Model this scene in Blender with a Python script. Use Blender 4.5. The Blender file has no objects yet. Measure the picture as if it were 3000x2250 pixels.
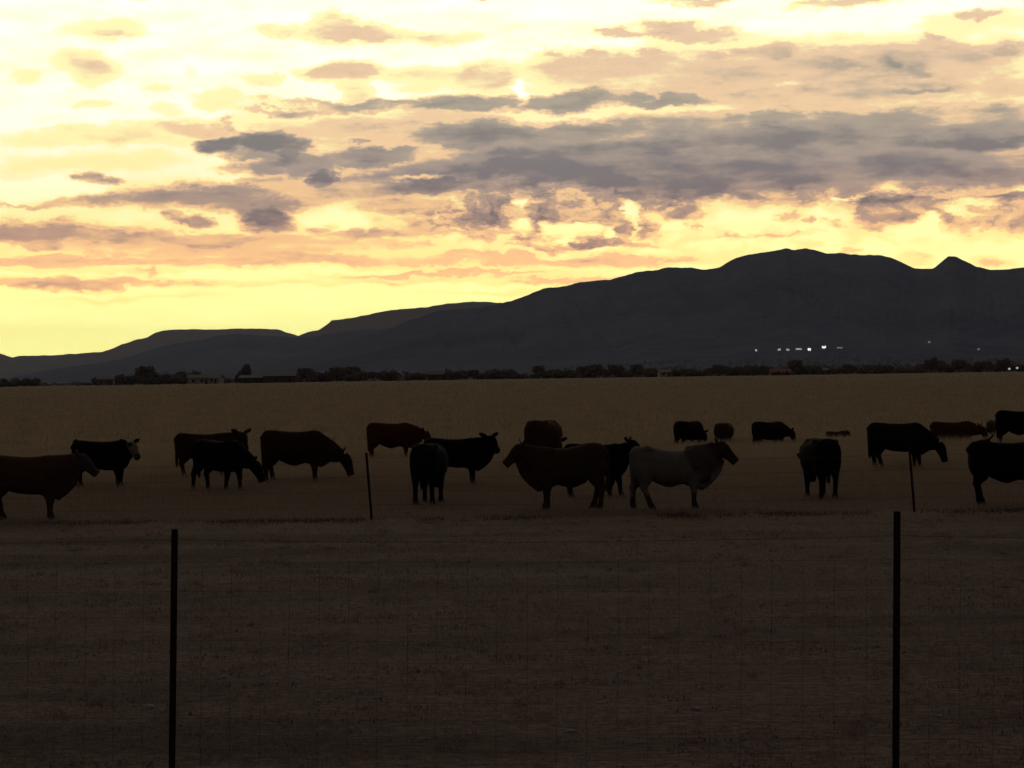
import bpy, bmesh, math, random
import numpy as np
from mathutils import Vector, Matrix, noise as mn
R = math.radians
random.seed(7); rng = np.random.default_rng(11)
scene = bpy.context.scene
COL = scene.collection

# ------------------------------------------------------------------ camera
F = 7000.0; CH = 2.8; PITCH = -0.123; ROLL = -0.85
cam_d = bpy.data.cameras.new('camera'); cam = bpy.data.objects.new('camera', cam_d); COL.objects.link(cam)
cam_d.sensor_width = 36; cam_d.lens = F/3000*36; cam_d.clip_start = 0.2; cam_d.clip_end = 120000
CM = Matrix.Rotation(R(90+PITCH), 4, 'X') @ Matrix.Rotation(R(ROLL), 4, 'Z')
cam.matrix_world = Matrix.Translation((0, 0, CH)) @ CM
scene.camera = cam
scene.view_settings.view_transform = 'Standard'; scene.view_settings.look = 'None'
scene.view_settings.exposure = 0; scene.view_settings.gamma = 1
scene.render.engine = 'CYCLES'
scene.cycles.max_bounces = 3; scene.cycles.volume_bounces = 0

def ray(px, py):
    return (CM.to_3x3() @ Vector(((px-1500)/F, -(py-1125)/F, -1))).normalized()
def at(px, py, Y):                      # point seen in direction px,py at depth Y
    d = ray(px, py); return Vector((0, 0, CH)) + d*(Y/d.y)
def on_ground(px, py):
    d = ray(px, py); return Vector((0, 0, CH)) + d*(-CH/d.z)

# ------------------------------------------------------------------ world: dusk sky
SUN_AZ, SUN_EL = -5.0, 1.5
W = bpy.data.worlds.new('World'); scene.world = W; W.use_nodes = True
nt = W.node_tree; nt.nodes.clear()
def N(t, **k):
    n = nt.nodes.new(t)
    for a, b in k.items(): setattr(n, a, b)
    return n
def L(a, b): nt.links.new(a, b)
def math_(op, a, b=None, c=None, clamp=False):
    n = N('ShaderNodeMath', operation=op, use_clamp=clamp)
    for i, v in enumerate((a, b, c)):
        if v is None: continue
        if isinstance(v, (int, float)): n.inputs[i].default_value = v
        else: L(v, n.inputs[i])
    return n.outputs[0]
def s2l(c):
    return tuple((v/255/12.92 if v/255 <= .04045 else ((v/255+.055)/1.055)**2.4) for v in c)
def ramp(fac, stops, interp='LINEAR', lin=False):
    n = N('ShaderNodeValToRGB'); n.color_ramp.interpolation = interp
    while len(n.color_ramp.elements) < len(stops): n.color_ramp.elements.new(0.5)
    for e, (p, c) in zip(n.color_ramp.elements, stops):
        e.position = p; e.color = (*(c if lin else s2l(c)), 1)
    L(fac, n.inputs[0]); return n.outputs[0]
def mixc(f, a, b, bt='MIX'):
    n = N('ShaderNodeMix', data_type='RGBA', blend_type=bt)
    if isinstance(f, (int, float)): n.inputs[0].default_value = f
    else: L(f, n.inputs[0])
    for i, v in ((6, a), (7, b)):
        if isinstance(v, tuple): n.inputs[i].default_value = (*v, 1)
        else: L(v, n.inputs[i])
    return n.outputs[2]
tc = N('ShaderNodeTexCoord'); sep = N('ShaderNodeSeparateXYZ'); L(tc.outputs['Generated'], sep.inputs[0])
az = math_('MULTIPLY', math_('ARCTAN2', sep.outputs[0], sep.outputs[1]), 180/math.pi)
el = math_('MULTIPLY', math_('ARCSINE', sep.outputs[2]), 180/math.pi)
comb = N('ShaderNodeCombineXYZ'); L(az, comb.inputs[0]); L(el, comb.inputs[1]); P0 = comb.outputs[0]
def noise2(vec, scale, detail, sx=1, sy=1, rough=.55, off=(0, 0, 0)):
    m = N('ShaderNodeMapping'); L(vec, m.inputs[0]); m.inputs['Scale'].default_value = (sx, sy, 1); m.inputs['Location'].default_value = off
    n = N('ShaderNodeTexNoise'); L(m.outputs[0], n.inputs['Vector']); n.inputs['Scale'].default_value = scale
    n.inputs['Detail'].default_value = detail; n.inputs['Roughness'].default_value = rough
    return n
def warp(P, nz, amp):
    a = N('ShaderNodeVectorMath', operation='SUBTRACT'); L(nz.outputs['Color'], a.inputs[0]); a.inputs[1].default_value = (.5, .5, .5)
    b = N('ShaderNodeVectorMath', operation='MULTIPLY_ADD'); L(a.outputs[0], b.inputs[0]); b.inputs[1].default_value = amp; L(P, b.inputs[2])
    return b.outputs[0]
P1 = warp(P0, noise2(P0, .6, 2, .6, 1.3), (1.3, .5, 0))
P1 = warp(P1, noise2(P0, 1.7, 7, .55, 1.3, .68, (2, 9, 0)), (1.5, .62, 0))
P1 = warp(P1, noise2(P0, 5.5, 4, .6, 1.2, .7, (4, 3, 0)), (.34, .2, 0))
# every cloud as (x, y, half width, half height, thickness) measured in the photograph's pixels, turned into bearing and elevation
CL = [(900,470,120,40,.8),(1040,465,130,30,.72),(760,592,170,34,.8),(820,450,190,22,.72),(1150,300,400,12,.6),(1180,520,150,26,.72),(700,455,60,24,.7),(2150,480,1150,120,.78),(1500,500,480,75,.80),(2450,400,950,90,.70),(2350,220,900,120,.52),(1150,400,560,110,.43),(600,715,900,50,.44),(1450,650,420,60,.54),(560,590,420,26,.6),(1080,545,360,45,.6),(315,93,165,34,.27),(345,102,85,15,.36),(245,200,110,62,.34),(60,222,60,24,.22),(556,210,46,16,.22),(465,256,55,22,.24),
(763,238,60,30,.32),(640,300,95,42,.27),(285,315,90,17,.3),(480,325,80,26,.24),(975,68,85,40,.43),(1040,100,190,34,.46),(1290,110,160,22,.31),
(830,85,85,24,.32),(1010,215,155,40,.46),(1040,265,65,45,.36),(1240,225,120,50,.34),(1400,225,140,56,.46),(330,400,400,34,.36),(580,378,170,30,.42),
(300,465,380,34,.26),(1150,370,520,55,.44),(870,324,150,14,.58),(1050,310,130,22,.66),(1400,308,230,30,.76),(640,425,85,28,.92),
(760,415,115,38,.94),(860,440,70,45,.9),(665,372,32,26,.55),(700,492,90,16,.58),(850,490,150,38,.7),(965,510,58,38,.9),
(255,512,34,20,.6),(295,525,66,15,.62),(1035,412,55,12,.66),(1100,450,210,26,.78),(1400,400,270,50,.78),(1450,480,310,44,.8),(1530,500,240,40,.98),
(1250,545,180,24,.8),(100,597,140,8,.5),(350,588,250,22,.66),(600,580,320,42,.74),(900,580,130,24,.6),(780,622,90,54,.9),(760,535,120,16,.55),
(510,638,34,18,.64),(565,650,50,17,.68),(100,680,180,40,.7),(280,695,160,30,.62),(120,718,65,24,.66),(600,700,380,28,.55),(1100,685,190,16,.58),
(940,668,55,16,.58),(800,757,540,26,.54),(300,760,320,16,.5),(1350,762,330,32,.47),(440,790,24,28,.42),(200,827,560,20,.56),(1300,803,500,13,.46),(80,770,260,18,.5),(900,827,900,11,.34),(400,870,400,8,.27),(300,790,340,10,.33),
(1200,597,170,28,.6),(1420,605,135,55,.74),(1370,652,70,32,.6),(2040,3,160,16,.5),(2460,5,190,20,.48),(1790,98,80,20,.42),(1950,85,130,28,.47),
(2060,105,170,28,.49),(2850,54,80,16,.55),(2850,75,230,32,.27),(1800,200,330,62,.52),(2250,215,430,78,.53),(2750,185,400,80,.53),(2500,275,800,60,.52),
(1650,300,220,30,.78),(1950,296,230,16,.68),(2200,362,540,50,.64),(2750,352,480,50,.64),(2350,400,380,55,.78),(2850,410,340,45,.78),(1700,385,270,40,.75),
(1800,450,330,60,.78),(2300,480,800,45,.78),(1640,510,210,48,.96),(1780,530,170,34,.92),(2000,560,280,46,.86),(2280,535,330,42,.8),(2750,515,450,48,.8),
(2600,580,150,18,.76),(2920,582,170,18,.7),(2020,612,60,30,.76),(1700,615,240,52,.64),(1850,650,75,66,.62),(1720,716,240,14,.62),(1600,700,220,14,.5),
(2300,640,28,20,.5),(2375,648,30,20,.5),(2440,655,40,16,.5),(2040,658,22,14,.45),(2590,605,110,55,.70),(2570,660,60,22,.5),(2780,625,80,60,.64),(2960,640,110,38,.64),
(2690,768,75,24,.42),(2900,762,90,26,.42),(2500,748,45,12,.4),(1750,765,420,24,.50),(1660,820,280,16,.44),(1500,850,400,8,.3),(2250,690,260,10,.35),(2640,590,200,30,.66),(2820,600,220,30,.66),(1420,5,20,6,.4),(420,2,16,8,.6)]
ADD = [(1890,143,34,22,.2),(1610,158,50,10,.2),(1750,157,34,12,.16),(2090,167,60,14,.2),(2180,148,46,18,.22),(2270,145,55,24,.22),(2725,112,34,15,.2),
(2455,190,46,18,.2),(2610,185,44,20,.2),(2705,200,50,24,.2),(2980,145,55,24,.2),(2730,266,140,11,.18),(1960,410,80,32,.16),(2900,418,220,20,.16),(2300,395,260,34,.08),
(1535,600,26,14,-.6),(1530,650,40,18,-.5),(1650,662,55,24,-.6),(1725,658,26,16,-.6),(1850,612,26,24,-.55),(1870,650,16,44,-.5),(1775,680,22,20,-.5),(1660,697,30,8,-.4),(1520,272,22,40,-.4),
(110,550,190,34,-.4),(2700,640,36,24,-.5),(2810,622,40,30,-.5),(2880,590,60,16,-.5),(2480,578,50,8,-.4),(2320,243,60,8,-.16),(1000,650,90,26,-.3),(1250,520,90,9,-.4)]
def sky_pt(x, y):
    d = ray(x, y); return math.degrees(math.atan2(d.x, d.y)), math.degrees(math.asin(d.z))
PXD = F*math.pi/180
def blob(x, y, rx, ry, amp, edge=.35):
    a, e = sky_pt(x, y)
    if amp > .55: rx *= 1.13; ry *= 1.16
    sx, sy = PXD/rx, PXD/ry
    v = N('ShaderNodeVectorMath', operation='MULTIPLY_ADD'); L(P1, v.inputs[0]); v.inputs[1].default_value = (sx, sy, 0); v.inputs[2].default_value = (-a*sx, -e*sy, 0)
    l = N('ShaderNodeVectorMath', operation='LENGTH'); L(v.outputs[0], l.inputs[0])
    m = N('ShaderNodeMapRange', interpolation_type='SMOOTHSTEP'); L(l.outputs['Value'], m.inputs[0])
    m.inputs[1].default_value = 1.38; m.inputs[2].default_value = edge; m.inputs[3].default_value = 0; m.inputs[4].default_value = amp
    return m.outputs[0]
T = blob(*CL[0])
for c in CL[1:]:
    T = math_('SMOOTH_MAX', T, blob(*c), .16) if c[2] > 100 else math_('MAXIMUM', T, blob(*c))
for c in ADD: T = math_('ADD', T, blob(*c, edge=.2))
# clouds over the rest of the sky, outside the sector the photograph shows
far = noise2(P0, .09, 6, .6, 1.8, .6)
farT = N('ShaderNodeMapRange', interpolation_type='SMOOTHSTEP'); L(far.outputs['Fac'], farT.inputs[0])
farT.inputs[1].default_value = .42; farT.inputs[2].default_value = .62; farT.inputs[4].default_value = .85
outa = N('ShaderNodeMapRange', interpolation_type='SMOOTHSTEP'); L(math_('ABSOLUTE', az), outa.inputs[0]); outa.inputs[1].default_value = 13; outa.inputs[2].default_value = 19
oute = N('ShaderNodeMapRange', interpolation_type='SMOOTHSTEP'); L(el, oute.inputs[0]); oute.inputs[1].default_value = 9.6; oute.inputs[2].default_value = 13
out = math_('MAXIMUM', outa.outputs[0], oute.outputs[0])
T = math_('MAXIMUM', T, math_('MULTIPLY', farT.outputs[0], out))
# internal texture of the clouds
n1 = noise2(P0, 1.6, 7, .45, 1.5, .62, (3, 1, 0)).outputs['Fac']
n2 = noise2(P0, .8, 3, .25, 2.2, .5, (7, 5, 0)).outputs['Fac']
tx = math_('ADD', math_('MULTIPLY', math_('SUBTRACT', n1, .5), .66), math_('MULTIPLY', math_('SUBTRACT', n2, .5), .45))
lat = math_('MULTIPLY', blob(2300, 640, 900, 90, 1.0, edge=.6), math_('SUBTRACT', noise2(P1, 1.5, 5, .8, 1.5, .62, (1, 4, 0)).outputs['Fac'], .5))
T = math_('ADD', T, math_('MULTIPLY', lat, 1.1), clamp=True)
lat2 = math_('MULTIPLY', blob(1560, 640, 330, 90, 1.0, edge=.6), math_('SUBTRACT', noise2(P1, 2.6, 3, .9, 1.4, .6, (11, 4, 0)).outputs['Fac'], .5))
T = math_('ADD', T, math_('MULTIPLY', lat2, 1.25), clamp=True)
gain = N('ShaderNodeMapRange'); L(T, gain.inputs[0]); gain.inputs[1].default_value = 0; gain.inputs[2].default_value = .5; gain.inputs[3].default_value = .10; gain.inputs[4].default_value = 1
T = math_('ADD', T, math_('MULTIPLY', tx, gain.outputs[0]), clamp=True)
eln = math_('MULTIPLY', el, .1, clamp=True)
clear = ramp(eln, [(0, (255,249,150)), (.2, (255,253,165)), (.36, (255,255,176)), (.5, (255,255,215)), (.66, (255,255,243)), (1, (255,255,250))])
thin = ramp(eln, [(0, (255,236,130)), (.3, (255,233,148)), (.6, (255,242,176)), (1, (255,243,182))])
midc = ramp(eln, [(0, (246,192,115)), (.3, (246,192,135)), (.6, (238,202,158)), (.78, (226,194,160)), (1, (236,206,168))])
thick = ramp(eln, [(0, (205,150,112)), (.35, (188,150,128)), (.5, (168,150,138)), (.65, (172,160,142)), (.8, (204,178,150)), (1, (206,180,150))])
deep = ramp(eln, [(0, (130,105,98)), (.35, (128,110,108)), (.5, (126,118,118)), (.7, (138,134,126)), (1, (150,145,130))])
def seg(lo, hi):
    m = N('ShaderNodeMapRange', interpolation_type='SMOOTHSTEP'); L(T, m.inputs[0]); m.inputs[1].default_value = lo; m.inputs[2].default_value = hi; return m.outputs[0]
c = mixc(seg(.06, .26), clear, thin); c = mixc(seg(.28, .46), c, midc); c = mixc(seg(.48, .70), c, thick); c = mixc(seg(.68, .95), c, deep)
gm_ = N('ShaderNodeMapRange', interpolation_type='SMOOTHSTEP'); L(el, gm_.inputs[0]); gm_.inputs[1].default_value = 4.5; gm_.inputs[2].default_value = .6; gm_.inputs[3].default_value = 1.2; gm_.inputs[4].default_value = 1.9
gv = N('ShaderNodeVectorMath', operation='SCALE'); L(c, gv.inputs[0]); L(gm_.outputs[0], gv.inputs['Scale']); c = gv.outputs[0]
# how the glow dies away from the place the sun went down
dv = N('ShaderNodeVectorMath', operation='DOT_PRODUCT'); L(tc.outputs['Generated'], dv.inputs[0])
dv.inputs[1].default_value = (math.sin(R(SUN_AZ))*math.cos(R(4)), math.cos(R(SUN_AZ))*math.cos(R(4)), math.sin(R(4)))
ang = math_('MULTIPLY', math_('ARCCOSINE', dv.outputs['Value']), 180/math.pi)
gl = N('ShaderNodeMapRange', interpolation_type='SMOOTHSTEP'); L(ang, gl.inputs[0])
gl.inputs[1].default_value = 60; gl.inputs[2].default_value = 17; gl.inputs[3].default_value = 0; gl.inputs[4].default_value = 1
sky = N('ShaderNodeTexSky', sky_type='NISHITA'); sky.sun_disc = False; sky.sun_elevation = R(SUN_EL); sky.sun_rotation = R(SUN_AZ)
sky.air_density = 1.2; sky.dust_density = 3
base = mixc(1.0, sky.outputs[0], (.05, .05, .05), 'MULTIPLY')
dusk = mixc(.55, base, (.115, .10, .10))
lp = mixc(gl.outputs[0], dusk, c)
bg = N('ShaderNodeBackground'); L(lp, bg.inputs[0]); bg.inputs[1].default_value = 1.0
wo = N('ShaderNodeOutputWorld'); L(bg.outputs[0], wo.inputs[0])
W.cycles.sampling_method = 'MANUAL'; W.cycles.sample_map_resolution = 512

sl = bpy.data.lights.new('sun', 'SUN'); sl.energy = .03; sl.angle = R(15); sl.color = (1, .72, .42)
so = bpy.data.objects.new('sun', sl); COL.objects.link(so)
sd = Vector((math.sin(R(SUN_AZ))*math.cos(R(SUN_EL)), math.cos(R(SUN_AZ))*math.cos(R(SUN_EL)), math.sin(R(SUN_EL))))
so.rotation_euler = sd.to_track_quat('Z', 'Y').to_euler()

# ------------------------------------------------------------------ helpers
def tag(o, label=None, cat=None, group=None, kind=None):
    if label: o['label'] = label
    if cat: o['category'] = cat
    if group: o['group'] = group
    if kind: o['kind'] = kind
    return o
def link(name, me, mat=None, parent=None, loc=None):
    o = bpy.data.objects.new(name, me); COL.objects.link(o)
    if mat and not me.materials: me.materials.append(mat)
    if parent: o.parent = parent
    if loc is not None: o.location = loc
    return o
def empty(name, loc, rz=0):
    o = bpy.data.objects.new(name, None); COL.objects.link(o); o.location = loc; o.rotation_euler = (0, 0, rz); o.empty_display_size = .2
    return o
def mesh(name, V, Fc, smooth=True):
    me = bpy.data.meshes.new(name)
    V = np.asarray(V, np.float32); Fc = np.asarray(Fc, np.int32); k = Fc.shape[1]
    me.vertices.add(len(V)); me.vertices.foreach_set('co', V.ravel())
    me.loops.add(Fc.size); me.loops.foreach_set('vertex_index', Fc.ravel())
    me.polygons.add(len(Fc)); me.polygons.foreach_set('loop_start', np.arange(0, Fc.size, k, dtype=np.int32))
    me.polygons.foreach_set('loop_total', np.full(len(Fc), k, np.int32))
    me.polygons.foreach_set('use_smooth', np.full(len(Fc), smooth, bool))
    me.update(calc_edges=True); return me
def mat(name, col=None, rough=.85, spec=.2, build=None):
    m = bpy.data.materials.new(name); m.use_nodes = True; t = m.node_tree; b = t.nodes['Principled BSDF']
    b.inputs['Roughness'].default_value = rough; b.inputs['Specular IOR Level'].default_value = spec
    if col: b.inputs['Base Color'].default_value = (*col, 1)
    if build: build(t, b)
    return m
def nz(t, scale, detail=4, vec=(1, 1, 1), coord='pos', rough=.6):
    g = t.nodes.new('ShaderNodeNewGeometry') if coord == 'pos' else t.nodes.new('ShaderNodeTexCoord')
    m = t.nodes.new('ShaderNodeMapping'); m.inputs['Scale'].default_value = vec
    t.links.new(g.outputs['Position' if coord == 'pos' else 'Object'], m.inputs[0])
    n = t.nodes.new('ShaderNodeTexNoise'); n.inputs['Scale'].default_value = scale; n.inputs['Detail'].default_value = detail; n.inputs['Roughness'].default_value = rough
    t.links.new(m.outputs[0], n.inputs['Vector']); return n.outputs['Fac']
def rp(t, fac, stops):
    n = t.nodes.new('ShaderNodeValToRGB')
    while len(n.color_ramp.elements) < len(stops): n.color_ramp.elements.new(.5)
    for e, (p, c_) in zip(n.color_ramp.elements, stops): e.position = p; e.color = (*c_, 1)
    t.links.new(fac, n.inputs[0]); return n.outputs[0]
def mx(t, f, a, b, bt='MIX'):
    n = t.nodes.new('ShaderNodeMix'); n.data_type = 'RGBA'; n.blend_type = bt
    if isinstance(f, (int, float)): n.inputs[0].default_value = f
    else: t.links.new(f, n.inputs[0])
    for i, v in ((6, a), (7, b)):
        if isinstance(v, tuple): n.inputs[i].default_value = (*v, 1)
        else: t.links.new(v, n.inputs[i])
    return n.outputs[2]
def bump(t, b, fac, strength, dist):
    n = t.nodes.new('ShaderNodeBump'); n.inputs['Strength'].default_value = strength; n.inputs['Distance'].default_value = dist
    t.links.new(fac, n.inputs['Height']); t.links.new(n.outputs[0], b.inputs['Normal'])
def maprange(t, v, a, b):
    n = t.nodes.new('ShaderNodeMapRange'); n.interpolation_type = 'SMOOTHSTEP'; t.links.new(v, n.inputs[0]); n.inputs[1].default_value = a; n.inputs[2].default_value = b
    return n.outputs[0]

def _h(ix, iy, s):
    n = (ix*374761393 + iy*668265263 + s*1442695041) & 0xffffffff
    n = ((n ^ (n >> 13))*1274126177) & 0xffffffff
    return ((n ^ (n >> 16)) & 0xffff)/65535.0
def vnoise(x, y, s=0):
    xi = np.floor(x).astype(np.int64); yi = np.floor(y).astype(np.int64); fx = x-xi; fy = y-yi
    fx = fx*fx*(3-2*fx); fy = fy*fy*(3-2*fy)
    return ((_h(xi, yi, s)*(1-fx)+_h(xi+1, yi, s)*fx)*(1-fy) + (_h(xi, yi+1, s)*(1-fx)+_h(xi+1, yi+1, s)*fx)*fy)*2-1
def fbm(x, y, o=5, s=0):
    v = 0*x; a = .5; f = 1.0
    for i in range(o): v = v + a*vnoise(x*f, y*f, s+i); a *= .5; f *= 2.03
    return v

# ------------------------------------------------------------------ ground
FENCE_Y = 48.0
def gz(x, y):
    r = np.hypot(x, y); t = np.clip((r-150)/850, 0, 1); t = t*t*(3-2*t)
    return 2.62*t + .035*fbm(x*.12, y*.12, 3, 5)*np.clip(r/15, 0, 1) + .25*fbm(x*.01, y*.01, 3, 9)*np.clip((r-90)/250, 0, 1)*np.clip((1400-r)/700, 0, 1)
rs = np.concatenate([[0.5], np.geomspace(2, 200, 120), np.geomspace(206, 33500, 84)]); th = np.linspace(0, 2*math.pi, 361)[:-1]
RR, TT = np.meshgrid(rs, th, indexing='ij'); X = RR*np.sin(TT); Y = RR*np.cos(TT); Z = gz(X, Y)
Vv = np.stack([X, Y, Z], -1).reshape(-1, 3); n_r, n_t = RR.shape
i, j = np.meshgrid(np.arange(n_r-1), np.arange(n_t), indexing='ij'); j2 = (j+1) % n_t
Fq = np.stack([i*n_t+j, (i+1)*n_t+j, (i+1)*n_t+j2, i*n_t+j2], -1).reshape(-1, 4)
def ground_build(t, b):
    g = t.nodes.new('ShaderNodeNewGeometry'); s = t.nodes.new('ShaderNodeSeparateXYZ'); t.links.new(g.outputs['Position'], s.inputs[0])
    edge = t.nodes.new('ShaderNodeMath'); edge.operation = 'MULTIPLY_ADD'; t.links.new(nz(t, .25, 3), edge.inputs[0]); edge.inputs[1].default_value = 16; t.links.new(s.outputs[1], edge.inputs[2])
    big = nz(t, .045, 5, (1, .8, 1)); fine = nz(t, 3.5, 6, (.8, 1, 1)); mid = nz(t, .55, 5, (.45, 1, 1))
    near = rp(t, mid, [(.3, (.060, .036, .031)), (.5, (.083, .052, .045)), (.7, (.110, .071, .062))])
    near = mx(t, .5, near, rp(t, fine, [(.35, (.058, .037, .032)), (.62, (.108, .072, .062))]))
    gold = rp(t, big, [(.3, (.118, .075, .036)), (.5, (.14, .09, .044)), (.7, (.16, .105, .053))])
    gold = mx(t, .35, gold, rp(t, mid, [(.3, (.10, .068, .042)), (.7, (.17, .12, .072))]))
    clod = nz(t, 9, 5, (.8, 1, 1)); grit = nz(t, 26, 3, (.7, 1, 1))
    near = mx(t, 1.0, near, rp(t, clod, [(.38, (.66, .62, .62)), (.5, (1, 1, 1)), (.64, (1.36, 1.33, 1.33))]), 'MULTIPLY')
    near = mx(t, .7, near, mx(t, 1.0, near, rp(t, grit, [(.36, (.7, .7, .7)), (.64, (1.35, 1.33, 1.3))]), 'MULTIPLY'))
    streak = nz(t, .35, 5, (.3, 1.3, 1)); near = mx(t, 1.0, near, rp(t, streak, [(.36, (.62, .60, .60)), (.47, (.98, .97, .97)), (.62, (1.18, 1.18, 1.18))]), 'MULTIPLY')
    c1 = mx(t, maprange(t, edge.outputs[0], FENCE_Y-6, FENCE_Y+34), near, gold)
    t.links.new(c1, b.inputs['Base Color']); bump(t, b, clod, .8, .06)
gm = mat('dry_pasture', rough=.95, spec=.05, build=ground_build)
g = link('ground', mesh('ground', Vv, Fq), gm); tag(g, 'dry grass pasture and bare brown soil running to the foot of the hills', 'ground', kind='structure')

# grass as countless blades
def blades(name, pts, hh, ww, matl, label, lean=.35, zoff=None):
    n = len(pts); a = rng.uniform(0, math.pi, n); b = rng.uniform(0, 2*math.pi, n)
    z = gz(pts[:, 0], pts[:, 1])-.01
    bx = np.cos(a)*ww/2; by = np.sin(a)*ww/2
    p0 = np.stack([pts[:, 0]-bx, pts[:, 1]-by, z], -1); p1 = np.stack([pts[:, 0]+bx, pts[:, 1]+by, z], -1)
    l = hh*lean*rng.uniform(.2, 1.3, n)
    p2 = np.stack([pts[:, 0]+np.cos(b)*l, pts[:, 1]+np.sin(b)*l, z+hh], -1)
    V = np.stack([p0, p1, p2], 1).reshape(-1, 3); Fc = np.arange(3*n).reshape(-1, 3)
    o = link(name, mesh(name, V, Fc, False), matl); tag(o, label, 'grass', kind='stuff'); return o
def grassmat(name, a, b_, c_, tr=.3, near=None):
    def bl(t, b):
        col = rp(t, nz(t, .35, 4), [(.3, a), (.5, b_), (.7, c_)])
        if near:
            g_ = t.nodes.new('ShaderNodeNewGeometry'); s_ = t.nodes.new('ShaderNodeSeparateXYZ'); t.links.new(g_.outputs['Position'], s_.inputs[0])
            col = mx(t, maprange(t, s_.outputs[1], FENCE_Y+1, FENCE_Y+42), near, col)
        t.links.new(col, b.inputs['Base Color'])
        tl = t.nodes.new('ShaderNodeBsdfTranslucent'); t.links.new(col, tl.inputs[0]); ms = t.nodes.new('ShaderNodeMixShader'); ms.inputs[0].default_value = tr
        o = t.nodes['Material Output']; t.links.new(b.outputs[0], ms.inputs[1]); t.links.new(tl.outputs[0], ms.inputs[2]); t.links.new(ms.outputs[0], o.inputs[0])
    return mat(name, rough=.9, spec=.05, build=bl)
gm_gold = grassmat('dry_gold_grass', (.25, .185, .125), (.32, .245, .17), (.38, .295, .21), .42, (.21, .155, .125))
gm_brown = grassmat('short_brown_grass', (.11, .073, .062), (.14, .095, .082), (.17, .117, .10), .4)
gm_weed = grassmat('dark_weeds', (.065, .046, .039), (.08, .057, .049), (.095, .068, .058), .3)
def scatter(n, d0, d1, hw=.245, clump=0, thr=-1, sc=.5, seed=1, power=1.0):
    d = (rng.uniform(0, 1, n)*(d1**power-d0**power)+d0**power)**(1/power); x = rng.uniform(-1, 1, n)*(d*hw+1.5)
    if clump:
        m = fbm(x*sc*.6, d*sc, 3, seed) > thr; x, d = x[m], d[m]
    return np.stack([x, d], -1)
p = scatter(170000, 14, FENCE_Y+1, seed=3)
p = p[rng.uniform(-.45, .45, len(p)) < fbm(p[:, 0]*.5, p[:, 1]*.8, 4, 3)]
h_ = rng.uniform(.015, .055, len(p)); blades('short_grass', p, h_, rng.uniform(.006, .014, len(p)), gm_brown, 'short dry brown grass between the near and the far fence', .8)
def gh(p, a): return a*(.28+.72*np.clip((p[:, 1]-50)/24, 0, 1))*(1+.45*fbm(p[:, 0]*.3, p[:, 1]*.3, 3, 8))
p = scatter(330000, FENCE_Y+.3, 100, seed=4)
blades('tall_grass', p, gh(p, rng.uniform(.14, .40, len(p))), rng.uniform(.009, .022, len(p)), gm_gold, 'dry tan grass round the legs of the nearer cattle')
p = scatter(420000, 60, 900, seed=6, power=.45)
p = p[(p[:, 1] < 200) | (rng.uniform(0, 1, len(p)) < ((900-p[:, 1])/700)**1.5)]
h_ = rng.uniform(.15, .33, len(p))*(1+.3*fbm(p[:, 0]*.15, p[:, 1]*.15, 3, 8)); blades('far_tall_grass', p, h_, rng.uniform(.5, 1, len(p))*.0007*np.maximum(p[:, 1]-(45*np.clip((130-p[:, 1])/60, 0, 1)), 12)+.01, gm_gold, 'golden dry grass of the open field behind the cattle')
n = 16000
xw = rng.uniform(-16, 16, n); yw = FENCE_Y + rng.normal(0, .45, n)+.35*fbm(xw*.25, xw*0, 3, 77); m = fbm(xw*.9, yw*.5, 4, 21) > rng.uniform(-.2, .4, n)
p = np.stack([xw[m], yw[m]], -1)
h_ = rng.uniform(.01, .09, len(p)); blades('weed_strip', p, h_, rng.uniform(.012, .03, len(p)), gm_weed, 'broken dark strip of weeds along the foot of the far fence', .7)
p = scatter(1500, 15, 60, seed=33); sz_ = rng.uniform(.04, .16, len(p))          # tufts
p = np.repeat(p, 26, 0)+rng.normal(size=(len(p)*26, 2))*np.repeat(sz_, 26)[:, None]
h_ = rng.uniform(.02, .09, len(p)); blades('dry_tufts', p, h_, rng.uniform(.006, .014, len(p)), gm_brown, 'scattered tufts of dry grass on the bare foreground', .8)
p = scatter(700, 16, 60, seed=31); p = np.repeat(p, 18, 0)+rng.normal(size=(len(p)*18, 2))*np.array([.22, .07])
h_ = rng.uniform(.01, .045, len(p)); blades('dark_weeds', p, h_, rng.uniform(.01, .03, len(p)), gm_weed, 'low dark weeds in streaks across the bare foreground', .9)

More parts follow.
